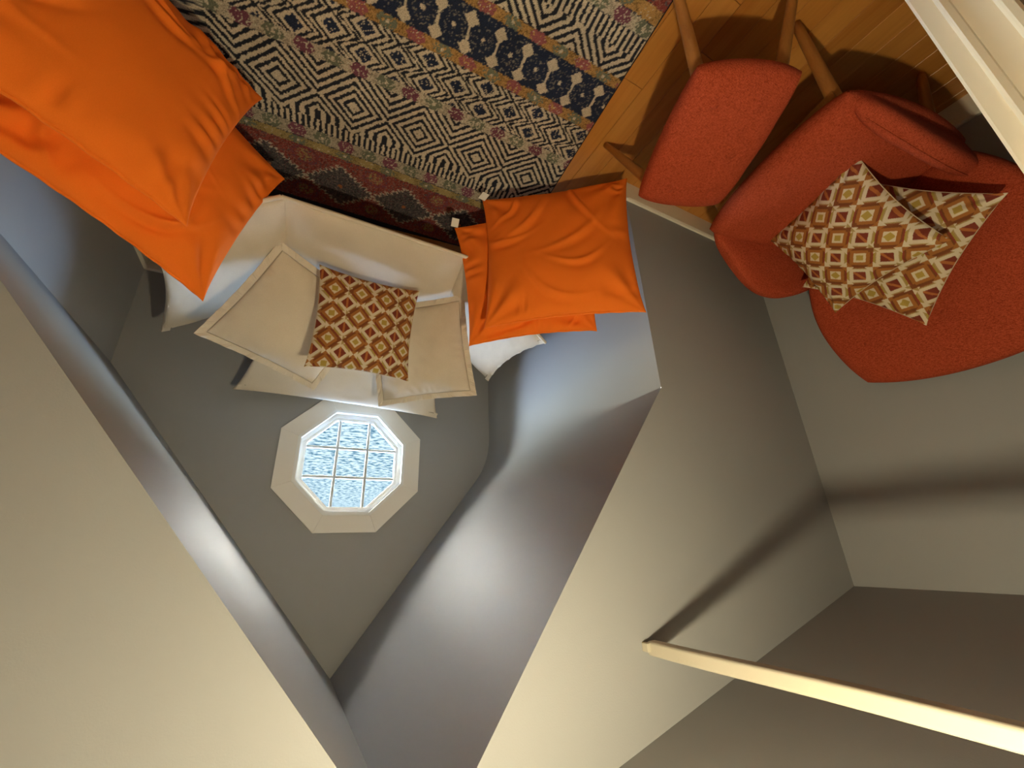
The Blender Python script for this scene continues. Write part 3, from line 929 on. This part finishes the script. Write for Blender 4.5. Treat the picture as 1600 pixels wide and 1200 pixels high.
flange_strip('hem', bk[3], bk[2], bk[0] - bk[3], 0.030, 0.02, LC, seed=3, up=(0, -1, 1))
# welt along the front edge, up the arm fronts
for p, q in ((sA, sB), (sA, aL[3]), (sB, aR[3])):
    pts = [p + (q - p) * t + np.array((0, -0.004, 0.008)) for t in np.linspace(0, 1, 24)]
    tv, tf = tube_along(pts, 0.0085, 8)
    mesh_obj('welt', tv, tf, M['piping'], LC, smooth=True)
# skirted base below the seat
bx = [(0.08, 1.81), (-0.56, 1.81), (-0.70, 2.40), (0.20, 2.40)]
v = [(x, y, 0.002) for x, y in bx] + [(x * 1.02, y, 0.318) for x, y in bx]
bevel(mesh_obj('base', v, [(3, 2, 1, 0), (4, 5, 6, 7), (0, 1, 5, 4), (1, 2, 6, 5), (2, 3, 7, 6), (3, 0, 4, 7)], M['linen'], LC), 0.02, 3)

# ---- beige flanged cushions
def flanged_cushion(corners, T, back, seed, label, hem=0.030):
    c = [np.array(p, float) for p in corners]
    m = sum(c) / 4
    root = empty('throw_cushion', tuple(m))
    tag(root, label, 'cushion', 'beige cushions with flat hems')
    s = np.linalg.norm(c[1] - c[0])
    k = 1 - 2 * hem / s
    ci = [m + (p - m) * k for p in c]
    def dsp(U, V, prof):
        d = 0.007 * fbm(U * 1.8 + seed, V * 1.8, seed, 3)
        for a, b, sg in ((U, V, 1), (V, U, 2)):
            e = 1 - np.abs(a)
            d = d + 0.003 * np.sin(b * 34 + 4 * vnoise(b * 3 + seed, a, seed + sg)) * np.exp(-((e - 0.06) / 0.09) ** 2) * np.clip(vnoise(b * 2 + seed, np.sign(a) * 3 + 0 * b, seed + sg) + 0.5, 0, 1)
        return d * np.clip(prof * 2.5, 0, 1)
    v, q, uv, nn = patch(ci, T, 72, pinch=0.035, a=2.6, b=0.6, back=back, disp=dsp, face=CAMP, rim=0.003)
    soft_obj('filling', v, q, M['linen'], root)
    # hem: an open square ring that waves
    nrm = nn[0, 0]
    n = 48
    ring_o, ring_i = [], []
    for e in range(4):
        a, b = c[e], c[(e + 1) % 4]; ai, bi = ci[e], ci[(e + 1) % 4]
        for i in range(n):
            t = i / n
            pin = 0.035 * (1 - (2 * t - 1) ** 2) ** 1.3
            po = a + (b - a) * t; pi = ai + (bi - ai) * t
            opp = c[3 - e] if False else None
            inw = (m - (a + b) / 2); 
            po = po + inw * pin * 1.0; pi = pi + inw * pin * k - inw * 0.0
            wv = 0.0035 * math.sin(t * 31 + e * 2 + seed) + 0.0025 * math.sin(t * 67 + seed)
            ring_o.append(po + nrm * wv); ring_i.append(pi - (m - pi) * 0.004 + nrm * 0.0)
    N4 = len(ring_o)
    th = 0.0028
    v = [p + nrm * th for p in ring_o] + [p + nrm * (th + 0.002) for p in ring_i] + [p - nrm * (th + 0.002) for p in ring_i] + [p - nrm * th for p in ring_o]
    f = []
    for i in range(N4):
        j = (i + 1) % N4
        for s0, s1 in ((0, 1), (1, 2), (2, 3), (3, 0)):
            f.append((s0 * N4 + i, s0 * N4 + j, s1 * N4 + j, s1 * N4 + i))
    mesh_obj('hem', v, f, M['piping'], root, smooth=False)
    return root

flanged_cushion([(0.182, 1.640, 0.370), (0.442, 1.930, 0.725), (-0.041, 2.108, 0.846), (-0.295, 1.900, 0.440)], 0.062, 0.040, 5,
                "beige hemmed cushion on the lounge chair, on the largest orange pillow's side")
bR = scale_from_cam([(-0.621, 1.576, 0.446), (-0.761, 1.747, 0.895), (-0.344, 2.023, 0.919), (-0.205, 1.852, 0.470)], 1.06)
flanged_cushion(bR, 0.070, 0.045, 9, 'beige hemmed cushion overlapping the window casing, beside the tagged orange pillows')

# ---- patterned cushions
def print_colour(x, y, cell):
    """x, y in metres on the cushion; the lattice lies at 45 degrees"""
    p, q = (x + y) / math.sqrt(2) / cell, (y - x) / math.sqrt(2) / cell
    i, j = np.floor(p), np.floor(q)
    a, b = p - i - 0.5, q - j - 0.5
    ii, jj = i.astype(int), j.astype(int)
    kx = (ii - jj)
    typeA = (kx % 2) == 0
    dia = (kx % 4) == 3
    cream = np.array((0.66, 0.55, 0.38)); maroon = np.array((0.20, 0.038, 0.020)); orange = np.array((0.42, 0.135, 0.035))
    brown = np.array((0.36, 0.135, 0.030)); ochre = np.array((0.43, 0.29, 0.060)); dark = np.array((0.19, 0.060, 0.020)); tan = np.array((0.40, 0.27, 0.10))
    C = np.tile(cream, (len(x), 1))
    aa, ab = np.abs(a), np.abs(b)
    m = np.maximum(aa, ab); l1 = aa + ab
    # A: cream frame, maroon square with an orange slash
    C[typeA & (m > 0.385)] = tan
    C[typeA & (m > 0.435) & (aa > ab)] = ochre * 0.9
    C[typeA & (m > 0.435) & (aa <= ab)] = dark * 1.3
    C[typeA & (l1 > 0.70)] = cream
    C[typeA & (m < 0.235)] = maroon
    C[typeA & (m < 0.235) & (np.abs(a - b) < 0.075)] = orange
    # B: brown frame, cream square, ochre centre
    B = ~typeA
    C[B] = brown
    C[B & (m > 0.385)] = dark
    C[B & (m > 0.435) & (aa > ab)] = maroon * 1.25
    C[B & (l1 > 0.74)] = brown
    C[B & (m < 0.235)] = cream
    C[B & ~dia & (m < 0.135)] = ochre
    C[B & dia & (l1 < 0.215)] = ochre
    # pinwheels where four cells meet, every other column
    fa, fb = p - np.round(p), q - np.round(q)
    ri, rj = np.round(p).astype(int), np.round(q).astype(int)
    pin = ((ri - rj) % 4 == 2) & (np.maximum(np.abs(fa), np.abs(fb)) < 0.20)
    tri = (np.floor(fa * 5 + 50) + np.floor(fb * 5 + 50)).astype(int) % 2 == 0
    ha, hb = (fa * 5 + 50) % 1.0, (fb * 5 + 50) % 1.0
    C[pin] = np.where((tri & (ha > hb))[pin][:, None], cream, np.where((tri)[pin][:, None], tan, dark * 1.1))
    return C

def print_cushion(corners, T, back, seed, label, rot=False, cell=0.0795, n=270, pinch=0.06, lat=(0.0, 0.0), size=0.45, wr=1.0):
    c = np.array(corners, float)
    root = empty('patterned_cushion', tuple(c.mean(0)))
    tag(root, label, 'cushion', 'geometric print cushions')
    def dsp(U, V, prof):
        d = 0.006 * fbm(U * 1.7 + seed, V * 1.7, seed, 2)
        for cu in (-1, 1):
            for cv in (-1, 1):
                x, y = (U - cu) * -cu, (V - cv) * -cv
                ang = np.arctan2(y, x + 1e-6); rad = np.hypot(x, y)
                d = d + 0.0035 * wr * np.sin(ang * 10 + seed + cu + cv) * np.exp(-((rad - 0.25) / 0.22) ** 2)
        for a, b, sg in ((U, V, 1), (V, U, 2)):
            e = 1 - np.abs(a)
            d = d + 0.0022 * wr * np.sin(b * 30 + 4 * vnoise(b * 3 + seed, a, seed + sg)) * np.exp(-((e - 0.06) / 0.08) ** 2)
        return d * np.clip(prof * 2.2, 0, 1)
    v, q, uv, nn = patch(c, T, n, pinch=pinch, a=2.4, b=0.62, back=back, disp=dsp, face=CAMP, ear=0.03, rim=0.002)
    o = soft_obj('cover', v, q, M['print'], root)
    x, y = uv[:, 0] * size / 2 + lat[0], uv[:, 1] * size / 2 + lat[1]
    set_col(o.data, print_colour(x, y, cell) if not rot else print_colour((x - y) / math.sqrt(2), (x + y) / math.sqrt(2), cell))
    # piped seam
    t = np.linspace(-1, 1, 41)
    pts = []
    m = c.mean(0)
    for e in range(4):
        a, b = c[e], c[(e + 1) % 4]
        for x_ in t[:-1]:
            p = a + (b - a) * (x_ + 1) / 2
            pts.append(p + (m - (a + b) / 2) * pinch * (1 - x_ * x_) ** 1.3)
    tv, tf = tube_along(pts, 0.0022, 6, closed=True)
    mesh_obj('seam', tv, tf, M['seamcloth'], root, smooth=True)
    return root
M['seamcloth'] = plain('cream_seam_cloth', (0.55, 0.42, 0.27), 0.9)

G = scale_from_cam([(-0.481, 1.914, 0.260), (0.017, 1.878, 0.278), (0.011, 2.031, 0.753), (-0.488, 2.067, 0.736)], 0.885)
print_cushion(G, 0.058, 0.040, 2, 'brown and cream geometric print cushion standing on the beige lounge chair', lat=(0.01, 0.02))

# ------------------------------------------------------------------ red armchair and its ottoman
CO = np.array((-1.350, 0.500, 0.0)); CF = np.array((0.979, 0.204, 0.0)); CL = np.array((-0.204, 0.979, 0.0))
def ch(f, l, z):
    f, l, z = np.asarray(f, float), np.asarray(l, float), np.asarray(z, float)
    return CO + f[..., None] * CF + l[..., None] * CL + z[..., None] * np.array((0, 0, 1.0))
RC = empty('red_armchair', tuple(CO + CF * -0.35))
tag(RC, 'rust red upholstered armchair with a buttoned back inside the alcove', 'armchair')
def fabric_disp(seed, dimples=(), amp=0.003):
    def f(U, V, prof):
        d = amp * fbm(U * 2 + seed, V * 2, seed, 2) * np.clip(prof * 2, 0, 1)
        for (a, b, r, dp) in dimples:
            d = d - dp * np.exp(-(((U - a) / r) ** 2 + ((V - b) / r) ** 2))
        return d
    return f
def smooth01(x):
    x = np.clip(x, 0, 1); return x * x * (3 - 2 * x)
# seat
def seat_surf(u, v):
    f = -0.30 + 0.325 * u
    l = v * (0.315 + 0.012 * u)
    z = 0.385 - 0.012 * (1 - u) - 0.02 * smooth01((u - 0.75) / 0.25) * 0.5
    return ch(f, l, z)
v, q, uv, nn = patch([(0, 0, 0)] * 4, 0.055, 56, rnd=0.40, a=7, b=0.5, back=0.06, surf=seat_surf, face=(-1.5, 0.4, 3), disp=fabric_disp(1))
soft_obj('seat', v, q, M['red'], RC)
# backrest: leans back, wraps forward at the sides
def back_surf(u, v):
    z = 0.72 + 0.352 * v
    l = u * (0.374 + 0.050 * v)
    f = -0.565 - 0.165 * (z - 0.40) / 0.62 + 0.075 * np.abs(u) ** 2.4 * (0.55 + 0.45 * (1 - smooth01((v + 0.2) / 1.2)))
    return ch(f, l, z)
back_buttons = []
for l_, z_ in ((0.225, 0.86), (0.0, 0.86), (-0.225, 0.86), (0.135, 0.69), (-0.11, 0.69)):
    vv = (z_ - 0.72) / 0.345; back_buttons.append((l_ / (0.335 + 0.028 * vv), vv))
v, q, uv, nn = patch([(0, 0, 0)] * 4, 0.045, 72, rnd=0.66, a=7, b=0.5, back=0.045, surf=back_surf, face=(0, 0.5, 1.2),
                     disp=fabric_disp(2, [(a, b, 0.07, 0.010) for a, b in back_buttons]))
bo = soft_obj('backrest', v, q, M['red'], RC)
def button(p, nrm, r, parent):
    nrm = np.array(nrm, float); nrm /= np.linalg.norm(nrm)
    a = np.cross(nrm, (0.3, 0.2, 0.9)); a /= np.linalg.norm(a); b = np.cross(nrm, a)
    v, f = [], []
    pr = [(1.0, -0.3), (1.0, 0.1), (0.85, 0.36), (0.5, 0.52), (0.02, 0.58)]
    n = 12
    for rr, h in pr:
        for k in range(n):
            q = 2 * math.pi * k / n
            v.append(np.array(p) + r * (rr * (math.cos(q) * a + math.sin(q) * b) + h * nrm))
    for i in range(len(pr) - 1):
        for k in range(n):
            f.append((i * n + k, i * n + (k + 1) % n, (i + 1) * n + (k + 1) % n, (i + 1) * n + k))
    return mesh_obj('button', v, f, M['red'], parent, smooth=True, base=None)
for a, b in back_buttons:
    p0 = back_surf(np.array(a), np.array(b)); du = back_surf(np.array(a + 0.01), np.array(b)) - p0; dv = back_surf(np.array(a), np.array(b + 0.01)) - p0
    nb_ = np.cross(du, dv); nb_ /= np.linalg.norm(nb_)
    if nb_ @ CF < 0: nb_ = -nb_
    button(p0 + nb_ * 0.040, nb_, 0.011, RC)
# low arms that roll up from the seat corners and die into the back
for s in (1, -1):
    def arm_surf(u, v, s=s):
        t = (u + 1) / 2                        # 0 at the front, 1 at the back
        f = -0.03 - 0.56 * t
        top = 0.43 + (0.165 if s > 0 else 0.115) * np.sin(np.pi * np.clip(t * 0.72 + 0.02, 0, 1)) ** 1.0
        lt = (0.300 + 0.105 * np.sin(np.pi * np.clip(t * 0.86, 0, 1)) ** 1.2) if s > 0 else (0.288 + 0.012 * np.sin(np.pi * t) - 0.03 * t)
        lb = 0.275 + (0.02 * t if s > 0 else -0.03 * t)
        w = (v + 1) / 2
        z = 0.34 + (top - 0.34) * w
        l = lb + (lt - lb) * w ** 1.4
        return ch(f, s * l, z)
    v, q, uv, nn = patch([(0, 0, 0)] * 4, 0.030, 48, rnd=0.30, a=6, b=0.5, back=0.030, surf=arm_surf, face=tuple(CO + CF * -0.3 + np.array((0, 0, 0.6))), disp=fabric_disp(4))
    ao = soft_obj('arm', v, q, M['red'], RC)
    # stitched seam along the crest of the arm
    pts = []
    for u_ in np.linspace(-0.86, 0.86, 30):
        p = arm_surf(np.array(u_), np.array(0.985 * math.sqrt(1 - 0.30 * u_ * u_ / 2)))
        pts.append(p + np.array((0, 0, 0.004)) - s * CL * 0.012)
    tv, tf = tube_along(pts, 0.0022, 5)
    mesh_obj('seam', tv, tf, M['red'], ao, smooth=True, base=RC.location)
def tapered_leg(p, q, r0, r1, parent, name='leg'):
    p, q = np.array(p, float), np.array(q, float)
    pts = [p + (q - p) * t for t in np.linspace(0, 1, 9)]
    rr = [r0 + (r1 - r0) * t for t in np.linspace(0, 1, 9)]
    pts.append(pts[-1] + (q - p) / np.linalg.norm(q - p) * 0.001); rr.append(r1 * 0.7)
    tv, tf = tube_along(pts, np.array(rr), 14)
    n = 14
    tf = list(tf) + [tuple(range((len(pts) - 1) * n, len(pts) * n))[::-1], tuple(range(n))]
    return mesh_obj(name, tv, tf, M['leg'], parent, smooth=True)
for s in (1, -1):
    tapered_leg(ch(-0.06, s * 0.235, 0.34), ch(0.015, s * 0.262, 0.004), 0.022, 0.014, RC)
    tapered_leg(ch(-0.50, s * 0.235, 0.34), ch(-0.60, s * 0.262, 0.004), 0.022, 0.014, RC)
v, f = [], []
for z in (0.300, 0.330):
    for f_, l_ in ((-0.03, 0.25), (-0.03, -0.25), (-0.54, -0.25), (-0.54, 0.25)):
        v.append(ch(f_, l_, z))
bevel(mesh_obj('seat_frame', v, [(3, 2, 1, 0), (4, 5, 6, 7), (0, 1, 5, 4), (1, 2, 6, 5), (2, 3, 7, 6), (3, 0, 4, 7)], M['leg'], RC), 0.004)

# cushions on the red chair
print_cushion([(-1.659, 0.682, 0.417), (-1.528, 0.304, 0.409), (-1.701, 0.236, 0.763), (-1.833, 0.614, 0.771)], 0.066, 0.030, 6,
              'geometric print cushion lying in front of its twin on the red armchair', lat=(0.03, 0.01), size=0.45, wr=1.7, pinch=0.085)
print_cushion([(-1.754, 0.101, 0.680), (-1.914, 0.410, 0.916), (-1.826, 0.683, 0.609), (-1.666, 0.374, 0.373)], 0.040, 0.030, 7,
              'geometric print cushion tucked behind another against the red chair back', lat=(0.0, 0.03), size=0.45, wr=1.3, pinch=0.075)

# ottoman
OZ = 0.42
oc = [np.array(p) for p in ((-0.822, 0.362, OZ), (-1.125, 0.222, OZ), (-1.352, 0.688, OZ), (-1.012, 0.812, OZ))]
ocen = sum(oc) / 4
OT = empty('ottoman', (ocen[0], ocen[1], 0.0))
tag(OT, 'rust red ottoman with six buttons on splayed wooden legs before the armchair', 'ottoman')
def osurf(u, v):
    A, B = (u + 1) / 2, (v + 1) / 2
    return ((1 - A) * (1 - B))[..., None] * oc[0] + (A * (1 - B))[..., None] * oc[1] + (A * B)[..., None] * oc[2] + ((1 - A) * B)[..., None] * oc[3] - np.array((0, 0, 0.05))
obut = [(-0.46, -0.62), (0.42, -0.62), (-0.46, 0.0), (0.42, 0.0), (-0.46, 0.60), (0.42, 0.60)]
v, q, uv, nn = patch([(0, 0, 0)] * 4, 0.050, 64, rnd=0.32, a=6, b=0.5, back=0.045, surf=osurf, face=(-1, 0.5, 3),
                     disp=fabric_disp(9, [(a, b, 0.055, 0.006) for a, b in obut]))
ob = soft_obj('cushion', v, q, M['red'], OT)
for a, b in obut:
    p0 = osurf(np.array(a), np.array(b))
    button(p0 + np.array((0, 0, 0.046)), (0, 0, 1), 0.0125, OT)
for i, p in enumerate(oc):
    d = p - ocen; d[2] = 0
    top = ocen + d * 0.74; top[2] = 0.345
    bot = ocen + d * (1.20 if i != 3 else 1.24); bot[2] = 0.013 if i == 0 else 0.004
    tapered_leg(top, bot, 0.020, 0.0125, OT)
for a, b in ((0, 3), (1, 2)):
    p, q_ = ocen + (oc[a] - ocen) * 0.74, ocen + (oc[b] - ocen) * 0.74
    p[2] = q_[2] = 0.325
    v, f = [], []
    d = (q_ - p) / np.linalg.norm(q_ - p); sN = np.array((-d[1], d[0], 0)) * 0.011
    for z in (-0.016, 0.016):
        for e, s in ((p, -1), (q_, -1), (q_, 1), (p, 1)):
            v.append(e + s * sN + np.array((0, 0, z)))
    bevel(mesh_obj('rail', v, [(3, 2, 1, 0), (4, 5, 6, 7), (0, 1, 5, 4), (1, 2, 6, 5), (2, 3, 7, 6), (3, 0, 4, 7)], M['leg'], OT), 0.003)

bpy.context.view_layer.update()
